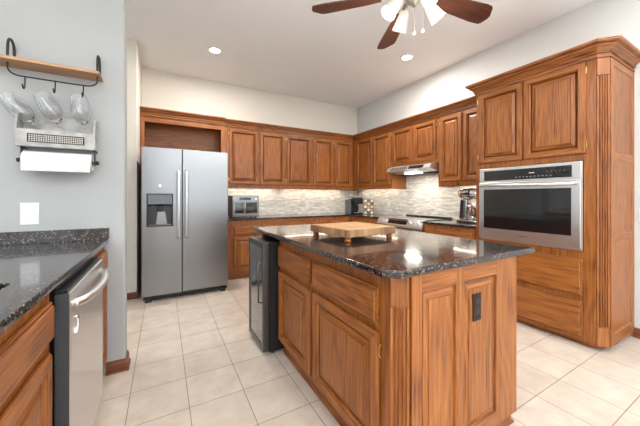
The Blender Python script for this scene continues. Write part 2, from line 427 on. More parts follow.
# ------------------------------------------------------------ refrigerator
FX0, FX1, FY = -.208, .727, 3.70
t = thing('refrigerator', (.26, 4.1, 0), 'tall stainless steel side-by-side refrigerator with ice and water dispenser', 'refrigerator')
put('body', B1(FX0 + .008, FX1 - .008, FY + .075, 4.55, .03, 1.745), DGREY, t, .004)
b = B1(FX0 + .01, FX1 - .01, FY + .045, FY + .075, .025, .075)
for x in (FX0 + .03, FX1 - .09): box(b, x, x + .06, FY + .02, FY + .07, 0, .05)
put('base_grille', b, BLACKP, t, .003)
SP = .197
def fridge_door(x0, x1, hole=None):
    bm = BM(); z0, z1 = .075, 1.765
    if not hole: box(bm, x0, x1, FY, FY + .075, z0, z1)
    else:
        hx0, hx1, hz0, hz1 = hole
        box(bm, x0, hx0, FY, FY + .075, z0, z1); box(bm, hx1, x1, FY, FY + .075, z0, z1)
        box(bm, hx0, hx1, FY, FY + .075, z0, hz0); box(bm, hx0, hx1, FY, FY + .075, hz1, z1)
        bmesh.ops.remove_doubles(bm, verts=bm.verts[:], dist=.0001)
        box(bm, hx0, hx1, FY + .068, FY + .0745, hz0, hz1)
    return bm
H = (-.150, .092, .872, 1.228)
ld = put('freezer_door', fridge_door(FX0, SP - .004, H), STEEL, t)
rd = put('fridge_door', fridge_door(SP + .004, FX1), STEEL, t, .008)
for d, x in ((ld, .160), (rd, .243)):
    b = tube(BM(), [(x, FY, 1.50), (x, FY - .045, 1.485), (x, FY - .05, 1.40), (x, FY - .05, .82), (x, FY - .045, .74), (x, FY, .725)], .017, 12, 1)
    put('handle', b, STEELB, d, smooth=True)
dp = BM(); hx0, hx1, hz0, hz1 = H
e = .012
box(dp, hx0 - e, hx0, FY - .004, FY + .06, hz0 - e, hz1 + e); box(dp, hx1, hx1 + e, FY - .004, FY + .06, hz0 - e, hz1 + e)
box(dp, hx0, hx1, FY - .004, FY + .06, hz0 - e, hz0); box(dp, hx0, hx1, FY - .004, FY + .06, hz1, hz1 + e)
dm = put('dispenser', dp, BLACKP, ld, .002)
put('dispenser_recess', B1(hx0 + .001, hx1 - .001, FY + .06, FY + .066, hz0, hz1), DGREY, dm)
put('control_strip', prism(BM(), [(FY + .001, hz1 - .11), (FY + .058, hz1 - .13), (FY + .058, hz1), (FY + .001, hz1)], hx0 + .001, hx1 - .001, 'yz'), BGLASS, dm)
put('spout', prism(BM(), [(-.06, hz1 - .13), (-.04, hz1 - .19), (-.02, hz1 - .20), (-.005, hz1 - .19), (.015, hz1 - .13)], FY + .015, FY + .055, 'xz'), BLACKP, dm, .003)
put('paddle', prism(BM(), [(-.075, hz0 + .012), (.045, hz0 + .012), (.02, hz1 - .2), (-.055, hz1 - .2)], FY + .048, FY + .056, 'xz'), STEEL, dm, .002)
put('drip_tray', B1(hx0 + .01, hx1 - .01, FY + .004, FY + .056, hz0 + .001, hz0 + .010), STEEL, dm, .002)
lg = lathe(BM(), [(.014, 0), (.014, .002)], (0, 0, 0), 20, Matrix.Rotation(PI / 2, 3, 'X')); bmesh.ops.translate(lg, vec=(-.03, FY - .0005, 1.33), verts=lg.verts[:])
put('badge', lg, STEELB, ld)

# cabinet around the refrigerator: open niche on top
UY = 4.40; CZ0, CZ1 = 2.272, 2.375
t = thing('open_niche_cabinet', (.27, UY + .15, 0), 'oak cabinet surround with an empty open niche above the refrigerator', 'cabinet')
b = BM(); x0, x1 = -.263, .80
box(b, x0, x0 + .02, UY, YW - .002, 0, 2.32); box(b, x1 - .02, x1 - .001, UY, YW - .002, 0, 2.32)
put('side_panel', b, WZ, t)
b = BM(); box(b, x0 + .02, x1 - .02, UY, YW - .002, 1.80, 1.82); box(b, x0 + .02, x1 - .02, UY, YW - .002, 2.28, 2.30); put('shelf', b, WX, t)
put('back_panel', B1(x0 + .02, x1 - .02, YW - .02, YW - .002, 1.82, 2.28), WX, t)
b = BM(); box(b, x0, -.215, UY - .018, UY, 0, 2.33); box(b, .760, .799, UY - .018, UY, 0, .93); box(b, .760, .812, UY - .018, UY, .93, 2.33); put('stile', b, WZ, t, .002)
put('top_rail', B1(-.215, .760, UY - .018, UY, 2.205, 2.33), WX, t, .002)
grain(put('crown', ftr(crown_prof(CZ0 + .01, CZ1 + .008, .06), [(.814, UY - .02), (x0, UY - .02)]), WX, t))

# ------------------------------------------------------------ upper cabinets
def upper(f, face, wall, u0, u1, z0, z1, doors, zd, label, group='oak wall cabinets', hinges=None):
    cu = (u0 + u1) / 2; c = mp(f, face, cu, -.15, z0)
    t = thing('wall_cabinet', c, label, 'cabinet', group)
    dw = abs(wall - face)
    b = BM()
    def bb(a, c_, da, db, e0, e1):
        p, q = mp(f, face, a, -da, e0), mp(f, face, c_, -db, e1)
        box(b, min(p[0], q[0]), max(p[0], q[0]), min(p[1], q[1]), max(p[1], q[1]), e0, e1)
    bb(u0, u1, 0, dw - .012, z0 + .03, z1)              # carcass, recessed floor
    bb(u0, u1, 0, .018, z0, z0 + .03)                   # lip of the bottom rail
    bb(u0, u0 + .016, .018, dw - .012, z0, z0 + .03); bb(u1 - .016, u1, .018, dw - .012, z0, z0 + .03)
    put('carcass', b, WZ if True else WX, t, .0015)
    for i, (a, c_) in enumerate(doors):
        h = None
        if hinges: h = (c_ + .006) if hinges[i] > 0 else (a - .006)
        door(t, f, face, a, c_, *zd, hinge=h)
    return t
BZ0 = 1.335; DZ = (1.402, 2.243)
G = 'oak wall cabinets under the crown moulding'
upper('-y', UY, YW, .812, 1.808, BZ0, 2.30, [(.877, 1.328), (1.361, 1.792)], DZ, 'two-door oak wall cabinet beside the refrigerator, above the toaster oven', G, [-1, 1])
upper('-y', UY, YW, 1.810, 2.765, BZ0, 2.30, [(1.828, 2.285), (2.325, 2.743)], DZ, 'middle two-door oak wall cabinet on the back wall', G, [-1, 1])
upper('-y', UY, YW, 2.767, 3.195, BZ0, 2.30, [(2.787, 3.16)], DZ, 'narrow single-door oak wall cabinet at the corner end of the back wall', G, [-1])
UX = 3.21
upper('-x', UX, XW, 3.36, YW - .01, BZ0, 2.30, [(3.84, 4.28), (3.39, 3.81)], DZ, 'two-door oak wall cabinet on the right wall between corner and range hood', G, [1, -1])
upper('-x', UX, XW, 2.49, 3.358, 1.668, 2.30, [(2.93, 3.335), (2.515, 2.905)], (1.712, 2.243), 'short two-door oak wall cabinet directly above the range hood', G, [1, -1])
upper('-x', UX, XW, 1.812, 2.488, BZ0, 2.30, [(2.15, 2.455), (1.83, 2.125)], DZ, 'tall two-door oak wall cabinet between range hood and oven tower', G, [1, -1])
cr = grain(put('crown_molding', ftr(crown_prof(CZ0, CZ1, .06), [(UX - .0005, 1.845), (UX - .0005, UY - .0005), (.815, UY - .0005)]), WX))
tag(cr, 'long stepped oak crown moulding running around the corner on top of the wall cabinets', 'molding')

def strip(label, x0, x1, y0, y1, z, pw):
    o = put('under_cabinet_light', B1(x0, x1, y0, y1, z - .012, z), STRIP); tag(o, label, 'light', 'under-cabinet light strips')
    area('strip_light', ((x0 + x1) / 2, (y0 + y1) / 2, z - .014), (0, 0, 0), x1 - x0, y1 - y0, pw * .8, (1, .88, .70))
strip('light strip glowing under the cabinet above the toaster oven', .9, 1.72, 4.60, 4.63, BZ0 + .03, 2.4)
strip('light strip glowing under the middle wall cabinet of the back wall', 1.85, 3.1, 4.60, 4.63, BZ0 + .03, 3.2)
strip('light strip under the wall cabinet over the coffee maker corner', 3.42, 3.45, 3.45, 4.5, BZ0 + .03, 2)
strip('light strip under the wall cabinet over the stand mixer', 3.42, 3.45, 1.87, 2.42, BZ0 + .03, 1.7)

# ------------------------------------------------------------ range hood
t = thing('range_hood', (3.3, 2.925, 1.55), 'stainless under-cabinet range hood with slot vents and a lit lamp', 'range hood')
hy0, hy1 = 2.505, 3.32
put('hood_shell', prism(BM(), [(XW - .01, 1.667), (3.15, 1.667), (3.085, 1.645), (3.055, 1.597), (3.055, 1.588), (3.10, 1.588), (3.14, 1.562), (XW - .01, 1.537)], hy0, hy1, 'xz'), PALE, t, .003)
put('control_strip', prism(BM(), [(3.0843, 1.641), (3.0593, 1.601), (3.0563, 1.601), (3.0813, 1.641)], 2.62, 2.88, 'xz'), BLACKP, t)
b = BM()
for k in range(7): prism(b, [(3.0843, 1.641), (3.0593, 1.601), (3.0563, 1.601), (3.0813, 1.641)], 2.93 + k * .045, 2.955 + k * .045, 'xz')
put('vent_slots', b, DGREY, t)
hl = put('hood_lamp', B1(3.16, 3.27, 2.80, 3.05, 1.542, 1.553), HOODL, t)
put('filter', B1(3.28, 3.50, 2.56, 3.29, 1.535, 1.546), DGREY, t)
area('hood_lamp_light', (3.21, 2.925, 1.535), (0, 0, 0), .10, .24, 5, (1, .93, .8))

# ------------------------------------------------------------ base cabinets of back and right wall
BY, BX = 4.12, 2.93
def base(f, face, wall, u0, u1, fronts, label, group, toe=.09):
    c = mp(f, face, (u0 + u1) / 2, -.28, 0); t = thing('base_cabinet', c, label, 'cabinet', group)
    b = BM(); dw = abs(wall - face) - .003
    for da, db, e0, e1 in ((0, dw, toe, .884), (.06, dw, 0, toe)):
        p, q = mp(f, face, u0, -da, e0), mp(f, face, u1, -db, e1)
        box(b, min(p[0], q[0]), max(p[0], q[0]), min(p[1], q[1]), max(p[1], q[1]), e0, e1)
    put('carcass', b, WZ, t, .0015)
    for kind, a, c_, z0, z1 in fronts:
        if kind == 'd': door(t, f, face, a, c_, z0, z1)
        else: drawer(t, f, face, a, c_, z0, z1)
    return t
g = 'oak base cabinets along the back and right walls'
base('-y', BY, YW, .802, 1.285, [('w', .885, 1.262, .665, .80), ('d', .885, 1.262, .13, .635)], 'oak base cabinet below the toaster oven, next to the refrigerator', g)
base('-y', BY, YW, 1.287, 2.05, [('w', 1.31, 1.66, .70, .815), ('w', 1.69, 2.03, .70, .815), ('d', 1.31, 1.66, .13, .67), ('d', 1.69, 2.03, .13, .67)], 'oak base cabinet with two drawers behind the island', g)
base('-y', BY, YW, 2.052, BX - .002, [('w', 2.09, 2.47, .70, .815), ('w', 2.50, 2.87, .70, .815), ('d', 2.09, 2.47, .13, .67), ('d', 2.50, 2.87, .13, .67)], 'oak base cabinet at the corner end of the back wall', g)
base('-x', BX, XW, 3.352, YW - .62, [('w', 3.40, 4.02, .70, .815), ('d', 3.40, 4.02, .13, .67)], 'oak base cabinet between the range and the corner', g)
base('-x', BX, XW, 1.812, 2.488, [('w', 1.84, 2.46, .68, .835), ('d', 2.16, 2.46, .13, .65), ('d', 1.84, 2.14, .13, .65)], 'oak base cabinet between the range and the oven tower', g)
L_ = [(.802, YW - .009), (.802, 4.095), (2.905, 4.095), (2.905, 3.352), (XW - .009, 3.352), (XW - .009, YW - .009)]
o = put('countertop', prism(BM(), L_, .8845, .914), GRAN, None, .005); tag(o, 'L-shaped dark granite countertop along the back wall, turning at the corner', 'countertop')
o = put('countertop', B1(2.905, XW - .009, 1.812, 2.488, .8845, .914), GRAN, None, .005); tag(o, 'short dark granite countertop under the stand mixer, right of the range', 'countertop')

# ------------------------------------------------------------ range
t = thing('range', (3.2, 2.92, 0), 'stainless slide-in electric range with front knobs and black glass cooktop', 'stove')
ry0, ry1 = 2.492, 3.348
put('body', B1(2.92, XW - .02, ry0, ry1, .05, .905), STEELY, t, .003)
put('cooktop', B1(2.96, XW - .012, ry0, ry1, .9055, .922), BGLASS, t, .003)
put('rear_trim', B1(XW - .055, XW - .012, ry0 + .02, ry1 - .02, .9225, .94), BLACKP, t, .003)
cp = put('control_panel', prism(BM(), [(2.92, .80), (2.885, .80), (2.88, .83), (2.945, .925), (2.96, .925), (2.96, .88)], ry0, ry1, 'xz'), STEELB, t, .003)
nrm = Vector((-.095, 0, .065)).normalized(); sl = Vector((.065, 0, .095)).normalized()
Mk = Matrix((( -sl.x, 0, nrm.x), (0, 1, 0), (-sl.z, 0, nrm.z)))
for y in (2.56, 2.63, 2.70, 3.17, 3.24, 3.30):
    c = Vector((2.9125, y, .8775)) + nrm * .001
    k = put('knob', lathe(BM(), [(.024, 0), (.023, .010), (.019, .012), (.017, .032), (.014, .034)], c, 16, Mk), STEELB, cp, smooth=False)
b = BM(); c0 = Vector((2.888, 0, .842)) + nrm * .0002; c1 = Vector((2.937, 0, .913)) + nrm * .0002
q = nrm * .002
prism(b, [(c0.x, c0.z), (c1.x, c1.z), (c1.x + q.x, c1.z + q.z), (c0.x + q.x, c0.z + q.z)], 2.76, 3.12, 'xz')
put('display', b, BGLASS, cp)
od = put('oven_door', B1(2.885, 2.9195, ry0 + .01, ry1 - .01, .22, .79), STEELY, t, .004)
put('oven_window', B1(2.8835, 2.8849, ry0 + .12, ry1 - .12, .36, .66), BGLASS, od)
put('handle', tube(BM(), [(2.885, ry0 + .06, .745), (2.845, ry0 + .065, .745), (2.845, ry1 - .065, .745), (2.885, ry1 - .06, .745)], .011), STEELB, od, smooth=True)
put('storage_drawer', B1(2.89, 2.9195, ry0 + .01, ry1 - .01, .06, .21), STEELY, t, .004)

# ------------------------------------------------------------ oven tower
TX, TY0, TY1, CH = 2.93, .79, 1.80, .055
t = thing('oven_tower_cabinet', (3.23, 1.3, 0), 'tall oak oven tower cabinet with fluted corner, two doors and two drawers', 'cabinet')
b = BM()
def hull(z0, z1, ins=0): return prism(b, [(TX + ins, TY0 + CH + ins), (TX + ins, TY1), (XW - .003, TY1), (XW - .003, TY0 + ins), (TX + CH + ins, TY0 + ins)], z0, z1)
hull(1.495, 2.31); hull(.045, .762); hull(0, .045, .05)
box(b, TX, XW - .003, 1.752, TY1, .762, 1.495)                     # far cheek of the oven opening
prism(b, [(TX, TY0 + CH), (TX, .921), (XW - .003, .921), (XW - .003, TY0), (TX + CH, TY0)], .762, 1.495)
box(b, XW - .05, XW - .003, .921, 1.752, .762, 1.495)
put('carcass', b, WZ, t, .0015)
door(t, '-x', TX, .905, 1.342, 1.548, 2.272, hinge=.899)
door(t, '-x', TX, 1.352, 1.768, 1.548, 2.272, hinge=1.774)
drawer(t, '-x', TX, .925, 1.755, .412, .703)
drawer(t, '-x', TX, .925, 1.755, .080, .366)
# A -> B with the outside on the right
put('fluted_pilaster', fluted((TX - .004, TY0 + CH - .004), (TX + CH - .004, TY0 - .004), .20, 2.13, n=4), WZ, t)
b = BM()
for z0, z1 in ((.045, .19), (2.14, 2.27)):
    A = Vector((TX, TY0 + CH)); Q = Vector((TX + CH, TY0)); nn = Vector((-.7071, -.7071)) * .005
    put('corner_block', prism(BM(), [tuple(A), tuple(Q), tuple(Q + nn * 2), tuple(A + nn * 2)], z0, z1), WZ, t, .002)
# side frame and three panels
b = BM(); sx0, sx1 = TX + CH + .004, XW - .003; zz = [.045, .13, .86, .92, 1.49, 1.55, 2.22, 2.27]
box(b, sx0, sx0 + .06, TY0 - .012, TY0, .045, 2.27); box(b, sx1 - .05, sx1, TY0 - .012, TY0, .045, 2.27)
for i in range(0, 8, 2): box(b, sx0 + .06, sx1 - .05, TY0 - .012, TY0, zz[i], zz[i + 1])
grain(put('side_frame', b, WZ, t, .002))
for i in (1, 3, 5): put('side_panel', rings_loft(BM(), '-y', TY0, sx0 + .06, sx1 - .05, zz[i], zz[i + 1], [(0, 0), (0, .011), (.004, .009), (.012, .004), (.02, .004)]), WZ, t)
grain(put('crown', ftr(crown_prof(2.275, 2.395, .075), [(XW - .003, TY0 - .001), (TX + CH, TY0 - .001), (TX - .001, TY0 + CH), (TX - .001, TY1 + .001), (UX - .1, TY1 + .001)]), WY, t))

t = thing('wall_oven', (TX, 1.335, .765), 'stainless built-in wall oven with black control panel and dark glass window', 'oven')
oy0, oy1, oz0, oz1 = .925, 1.748, .766, 1.49
put('body', B1(TX + .002, TX + .55, oy0 + .003, oy1 - .003, oz0 + .003, oz1 - .003), DGREY, t)
put('trim_frame', B1(TX - .012, TX + .001, oy0, oy1, oz0, oz1), STEELB, t, .002)
cp = put('control_panel', B1(TX - .028, TX - .013, oy0 + .002, oy1 - .002, 1.352, 1.488), STEELB, t, .003)
put('display', B1(TX - .030, TX - .0285, oy0 + .06, oy1 - .05, 1.364, 1.462), BGLASS, cp)
MARK = plain('pale_print', (.5, .52, .52), .6)
for a, c_, e, h in [(1.12 + k * .03, 1.132 + k * .03, 1.385, 1.389) for k in range(10)] + [(1.03 + k * .03, 1.036 + k * .03, 1.42, 1.424) for k in range(5)] + [(1.25, 1.29, 1.415, 1.423)]:
    put('touch_mark', B1(TX - .0306, TX - .0302, a, c_, e, h), MARK, cp)
od = put('oven_door', B1(TX - .040, TX - .013, oy0 + .002, oy1 - .002, .785, 1.345), STEELB, t, .004)
put('oven_window', B1(TX - .0415, TX - .0402, .985, 1.695, .885, 1.275), BGLASS, od)
put('handle', tube(BM(), [(TX - .04, .955, 1.312), (TX - .085, .957, 1.312), (TX - .085, 1.715, 1.312), (TX - .04, 1.717, 1.312)], .013, 14), STEELB, od, smooth=True)
b = BM()
for k in range(9): box(b, TX - .0415, TX - .0401, 1.30 + k * .009, 1.306 + k * .009, .832, .838)
put('maker_mark', b, DGREY, od)

# ------------------------------------------------------------ island
IX0, IX1, IY0, IY1, IC = .785, 1.60, .78, 2.47, .05
t = thing('kitchen_island', (1.2, 1.6, 0), 'oak kitchen island with fluted corners, raised panels, two drawers and two doors', 'island')
b = BM()
prism(b, [(IX0, IY0 + IC), (IX0, 2.035), (IX1, 2.035), (IX1, IY0), (IX0 + IC, IY0)], .09, .896)
box(b, 1.25, IX1, 2.035, IY1, .09, .896); box(b, IX0, 1.25, 2.035, IY1, .872, .896); box(b, IX0, 1.25, IY1 - .02, IY1, .0, .872)
box(b, IX0 + .05, IX1 - .05, IY0 + .04, 2.03, 0, .09); box(b, 1.25, IX1 - .05, 2.03, IY1 - .04, 0, .09)
put('carcass', b, WZ, t, .0015)
d = drawer(t, '-x', IX0, 1.50, 2.02, .672, .826)
drawer(t, '-x', IX0, .888, 1.458, .672, .826)
door(t, '-x', IX0, 1.50, 2.02, .118, .640)
dd = door(t, '-x', IX0, .888, 1.458, .118, .640, hinge=.880)
A = (IX0, IY0 + IC); Q = (IX0 + IC, IY0)
put('fluted_pilaster', fluted((A[0] - .004, A[1] - .004), (Q[0] - .004, Q[1] - .004), .20, .765, n=4), WZ, t)
b = BM(); A = Vector(A); Q = Vector(Q); nn = Vector((-.7071, -.7071)) * .005
for z0, z1 in ((.0, .19), (.775, .895)): put('corner_block', prism(BM(), [tuple(A + Vector((.004, .004))), tuple(Q + Vector((.004, .004))), tuple(Q + nn * 2), tuple(A + nn * 2)], z0, z1), WZ, t, .002)
# near face: frame and two raised panels
b = BM(); fx0, fx1 = IX0 + IC + .003, IX1; px = [(.893, 1.112), (1.158, 1.420)]
yy = (IY0 - .012, IY0)
box(b, fx0, px[0][0], *yy, .09, .896); box(b, px[0][1], px[1][0], *yy, .09, .896); box(b, px[1][1], fx1, *yy, .09, .896)
for a, c_ in px: box(b, a, c_, *yy, .09, .15); box(b, a, c_, *yy, .825, .896)
grain(put('end_frame', b, WZ, t, .0015))
for a, c_ in px: grain(put('end_panel', rings_loft(BM(), '-y', IY0, a, c_, .15, .825, PANEL), WZ, t), True)
grain(put('shoe_molding', ftr(SHOE[:4] + [(.012, .05), (0, .055)], [(IX0 + .05, 2.03), (IX0 + .05, IY0 + .04), (IX1 - .05 + .06, IY0 + .04), (IX1 + .01, IY1 - .04)][::-1]), WX, t))

b = B1(IX1, IX1 + .012, IY0 + .0, IY1, .09, .896); put('seating_side_panel', b, WZ, t, .002)
oc = put('outlet', B1(1.222, 1.282, IY0 - .0165, IY0 - .0115 + .0, .635, .76), BRONZE, t, .002)
b = BM()
for z in (.668, .71): box(b, 1.235, 1.269, IY0 - .0185, IY0 - .0166, z, z + .030)
put('socket', b, BLACKP, oc, .003)

TZ = .927
pts = [(.71, .80), (.76, .75), (1.75, .75), (1.75, 2.50), (.71, 2.50)]
o = put('countertop', prism(BM(), pts, .897, TZ), GRAN, None, .008, seg=3)
tag(o, 'polished black and brown granite island countertop with clipped corner', 'countertop')

# wine cooler
t = thing('wine_cooler', (.9, 2.25, 0), 'black wine cooler with steel-framed glass door at the end of the island', 'wine cooler')
wy0, wy1 = 2.042, 2.44
put('body', B1(.705, 1.24, wy0, wy1, .02, .852), BLACKP, t, .004)
for x in (.74, 1.2):
    for y in (wy0 + .03, wy1 - .03): put('foot', lathe(BM(), [(.015, 0), (.015, .025)], (x, y, 0), 12), BLACKP, t)
b = BM(); a, c_, z0, z1 = wy0, wy1, .03, .852
box(b, .655, .70, a, a + .035, z0, z1); box(b, .655, .70, c_ - .035, c_, z0, z1); box(b, .655, .70, a + .035, c_ - .035, z0, z0 + .04); box(b, .655, .70, a + .035, c_ - .035, z1 - .045, z1)
dr = put('door_frame', b, DSTEEL, t, .003)
put('glass', B1(.661, .672, a + .035, c_ - .035, z0 + .04, z1 - .045), plain('tinted_glass', (.07, .08, .09), .12, coat=1, noise=.03, nscale=2), dr)
put('handle', tube(BM(), [(.655, wy0 + .02, .40), (.625, wy0 + .02, .405), (.625, wy0 + .02, .70), (.655, wy0 + .02, .705)], .006), DSTEEL, dr, smooth=True)
b = BM(); 
for z in (.28, .44, .60): box(b, .673, .695, a + .036, c_ - .036, z, z + .012)
put('rack', b, DGREY, t)

# cutting board
t = thing('cutting_board', (1.14, 1.585, TZ), 'square butcher block cutting board on turned feet, on the island', 'cutting board')
t.rotation_euler = (0, 0, math.radians(4)); BW = .208
def lput(name, bm, m, parent, bevel=0, smooth=False):     # local mesh under a thing
    bmesh.ops.recalc_face_normals(bm, faces=bm.faces[:]); me = bpy.data.meshes.new(name); bm.to_mesh(me); bm.free()
    o = bpy.data.objects.new(name, me); C.objects.link(o); o.parent = parent; me.materials.append(m)
    if smooth: auto(o)
    if bevel:
        md = o.modifiers.new('bevel', 'BEVEL'); md.width = bevel; md.segments = 2; md.limit_method = 'ANGLE'
    return o
s = lput('board', B1(-BW, BW, -BW, BW, .030, .076), edge_butcher(), t, .004)
lput('board_face', B1(-BW + .005, BW - .005, -BW + .005, BW - .005, .0761, .0775), butcher(), t)
for sx in (-1, 1):
    for sy in (-1, 1):
        lput('foot', lathe(BM(), [(.014, 0), (.021, .004), (.022, .010), (.015, .015), (.014, .019), (.024, .025), (.024, .030)], (sx * (BW - .03), sy * (BW - .03), 0), 18), WZ, t, smooth=True)

# ------------------------------------------------------------ things on the back counter
t = thing('toaster_oven', (1.075, 4.40, .914), 'stainless countertop toaster oven with two dark glass doors', 'toaster oven')
X0, X1, Y0, Z0, Z1 = .885, 1.285, 4.20, .930, 1.25
put('body', B1(X0, X1, Y0, 4.56, Z0, Z1), STEEL, t, .008)
for x in (X0 + .04, X1 - .04):
    for y in (Y0 + .04, 4.52): put('foot', lathe(BM(), [(.014, .9145), (.012, .931)], (x, y, 0), 12), BLACKP, t)
put('display', B1(X0 + .10, X1 - .13, Y0 - .002, Y0 + .001, 1.178, 1.217), BGLASS, t)
kb = lathe(BM(), [(.017, 0), (.016, .014), (.013, .016)], (0, 0, 0), 18, Matrix.Rotation(PI / 2, 3, 'X')); bmesh.ops.translate(kb, vec=(X1 - .05, Y0, 1.197), verts=kb.verts[:])
put('knob', kb, STEELB, t)
for a, c_ in ((X0 + .02, X0 + .17), (X0 + .175, X1 - .02)):
    d = put('door', B1(a, c_, Y0 - .012, Y0 - .0005, .955, 1.165), STEEL, t, .002)
    put('window', B1(a + .016, c_ - .016, Y0 - .014, Y0 - .0121, .985, 1.145), BGLASS, d)
for k, x in enumerate((X0 + .162, X0 + .183)):
    put('handle', tube(BM(), [(x, Y0 - .012, .98), (x, Y0 - .03, .985), (x, Y0 - .03, 1.145), (x, Y0 - .012, 1.15)], .005), STEELB, t, smooth=True)

t = thing('coffee_maker', (3.07, 4.16, .914), 'small black pod coffee maker in the counter corner', 'coffee maker')
put('base', B1(2.98, 3.16, 4.03, 4.29, .9145, .945), BLACKP, t, .01)
put('rear_body', B1(2.98, 3.16, 4.17, 4.29, .945, 1.19), BLACKP, t, .012)
put('brew_head', B1(2.98, 3.16, 4.03, 4.17, 1.10, 1.215), BLACKP, t, .02)
put('lid', B1(2.985, 3.155, 4.04, 4.285, 1.2155, 1.235), plain('silver_plastic', (.5, .5, .5), .3, .6), t, .008)
put('drip_tray', lathe(BM(), [(.06, .945), (.06, .955)], (3.07, 4.09, 0), 20), CHROME, t)
put('brew_nozzle', lathe(BM(), [(.012, 1.07), (.03, 1.10)], (3.07, 4.09, 0), 16), CHROME, t)
put('water_tank', B1(2.925, 2.978, 4.15, 4.28, .9145, 1.18), plain('smoked_tank', (.10, .11, .12), .1), t, .01)
t = thing('coffee_pod_rack', (3.29, 4.10, .914), 'silver wire rack filled with coffee pods beside the coffee maker', 'rack')
cx, cy = 3.27, 4.02; rt = Vector((math.cos(.6), -math.sin(.6), 0)); fw = Vector((-math.sin(.6), -math.cos(.6), 0))
def rp(a, d, z): return tuple(Vector((cx, cy, 0)) + rt * a + fw * d + Vector((0, 0, z)))
b = BM()
for a in (-.085, -.028, .028, .085): tube(b, [rp(a, .03, .918), rp(a, .03, 1.185), rp(a, -.03, 1.185), rp(a, -.03, .918)], .003, 6)
for z in (.918, .965, 1.02, 1.075, 1.13, 1.185): rod(b, rp(-.085, .03, z), rp(.085, .03, z), .003, 6); rod(b, rp(-.085, -.03, z), rp(.085, -.03, z), .003, 6)
put('wire_frame', b, BLACKM, t)
pods = [plain('pod_' + n, c, .4) for n, c in (('cream', (.75, .68, .55)), ('brown', (.30, .14, .06)), ('white', (.8, .8, .78)), ('amber', (.7, .35, .08)))]
R = Matrix((( rt.x, 0, fw.x), (rt.y, 0, fw.y), (0, 1, 0)))
n = 0
for i in range(3):
    for j in range(5):
        c = rp(-.057 + .057 * i, -.022, .945 + .053 * j)
        o = put('coffee_pod', lathe(BM(), [(.017, 0), (.022, .04), (.025, .041), (.025, .044)], c, 12, R), pods[n % 4]); n += 1
        rowname = ('lowest', 'second lowest', 'middle', 'second highest', 'top')[j]; coln = ('left', 'centre', 'right')[i]
        tag(o, '%s coffee pod in the %s row of the wire rack, %s column' % (('cream', 'brown', 'white', 'amber')[(n - 1) % 4], rowname, coln), 'coffee pod', 'coffee pods in the wire rack')

# stand mixer
t = thing('stand_mixer', (3.27, 2.10, .914), 'chrome stand mixer with bowl on the counter beside the oven tower', 'stand mixer')
mx, my = 3.275, 2.065
put('base', prism(BM(), [(mx - .09 + .0, my - .16), (mx + .09, my - .16), (mx + .10, my - .05), (mx + .08, my + .16), (mx - .08, my + .16), (mx - .10, my - .05)], .9145, .95), CHROME, t, .012)
put('column', prism(BM(), [(my + .05, .95), (my + .15, .95), (my + .13, 1.2), (my + .03, 1.2)], mx - .045, mx + .045, 'yz'), CHROME, t, .015)
Mx = Matrix.Rotation(PI / 2, 3, 'X')
put('motor_head', lathe(BM(), [(.03, -.165), (.055, -.15), (.066, -.10), (.07, 0), (.066, .10), (.05, .15), (.035, .165)], (mx, my, 1.265), 24, Mx), CHROME, t, smooth=True)
put('trim_band', lathe(BM(), [(.071, -.01), (.0715, 0), (.071, .01)], (mx, my, 1.265), 24, Mx, caps=False), BLACKP, t)
put('bowl', lathe(BM(), [(.05, .952), (.062, .96), (.095, 1.02), (.108, 1.10), (.111, 1.135), (.107, 1.135), (.10, 1.08), (.05, .965)], (mx - .0, my - .075, 0), 28), CHROME, t, smooth=True)
put('beater', tube(BM(), [(mx, my - .075, 1.2), (mx, my - .075, 1.14)], .012), CHROME, t)
put('bowl_handle', tube(BM(), [(mx - .106, my - .075, 1.12), (mx - .15, my - .075, 1.10), (mx - .145, my - .075, 1.04), (mx - .095, my - .075, 1.03)], .006, 8, 2), CHROME, t)
put('speed_knob', lathe(BM(), [(.012, 0), (.014, .02)], (mx - .065, my + .02, 1.27), 12, Matrix.Rotation(-PI / 2, 3, 'Y')), BLACKP, t)

# the worktop of the back and right wall stands at .888
KZC = .888 / .914
for o in list(C.objects):
    if o.parent: continue
    if o.get('group') == g or o.name == 'range' or (o.name.startswith('countertop') and o.location.x > 1.9): o.scale.z = KZC; o.location.z *= KZC
    elif o.name.split('.')[0] in ('toaster_oven', 'coffee_maker', 'coffee_pod_rack', 'coffee_pod', 'stand_mixer'): o.location.z -= .026
# outlets and switches on the walls
def plate(name, label, f, at, u0, u1, z0, z1, kind, group=None, catg='outlet'):
    t = thing(name, mp(f, at, (u0 + u1) / 2, 0, z0), label, catg, group)
    pl = BM(); rings_loft(pl, f, at, u0, u1, z0, z1, [(0, 0), (0, .003), (.003, .006)])
    put('plate', pl, WHITE, t); cu = (u0 + u1) / 2; cz = (z0 + z1) / 2
    for k, s in enumerate(kind):
        b = BM(); rings_loft(b, f, at, *s, [(0, .0055), (0, .008), (.001, .009)])
        put('rocker' if catg == 'light switch' else 'socket', b, WHITE, t, .001)
    return t
plate('outlet', 'white outlet plate on the back wall mosaic backsplash', '-y', YW - .0082, 2.335, 2.41, .975, 1.09, [(2.357, 2.388, .99, 1.027), (2.357, 2.388, 1.037, 1.074)])
plate('outlet', 'white outlet plate on the right wall backsplash between coffee corner and range', '-x', XW - .0082, 3.74, 3.815, 1.01, 1.125, [(3.762, 3.793, 1.027, 1.062), (3.762, 3.793, 1.072, 1.107)])
plate('light_switch', 'white switch plate on the pale wall right of the oven tower', '-x', XW, .68, .755, .99, 1.105, [(.70, .735, 1.01, 1.085)], None, 'light switch')
plate('light_switch', 'white switch plate on the grey wall above the left counter', '-y', GY, -.752, -.667, 1.03, 1.165, [(-.741, -.713, 1.06, 1.135), (-.706, -.678, 1.06, 1.135)], None, 'light switch')

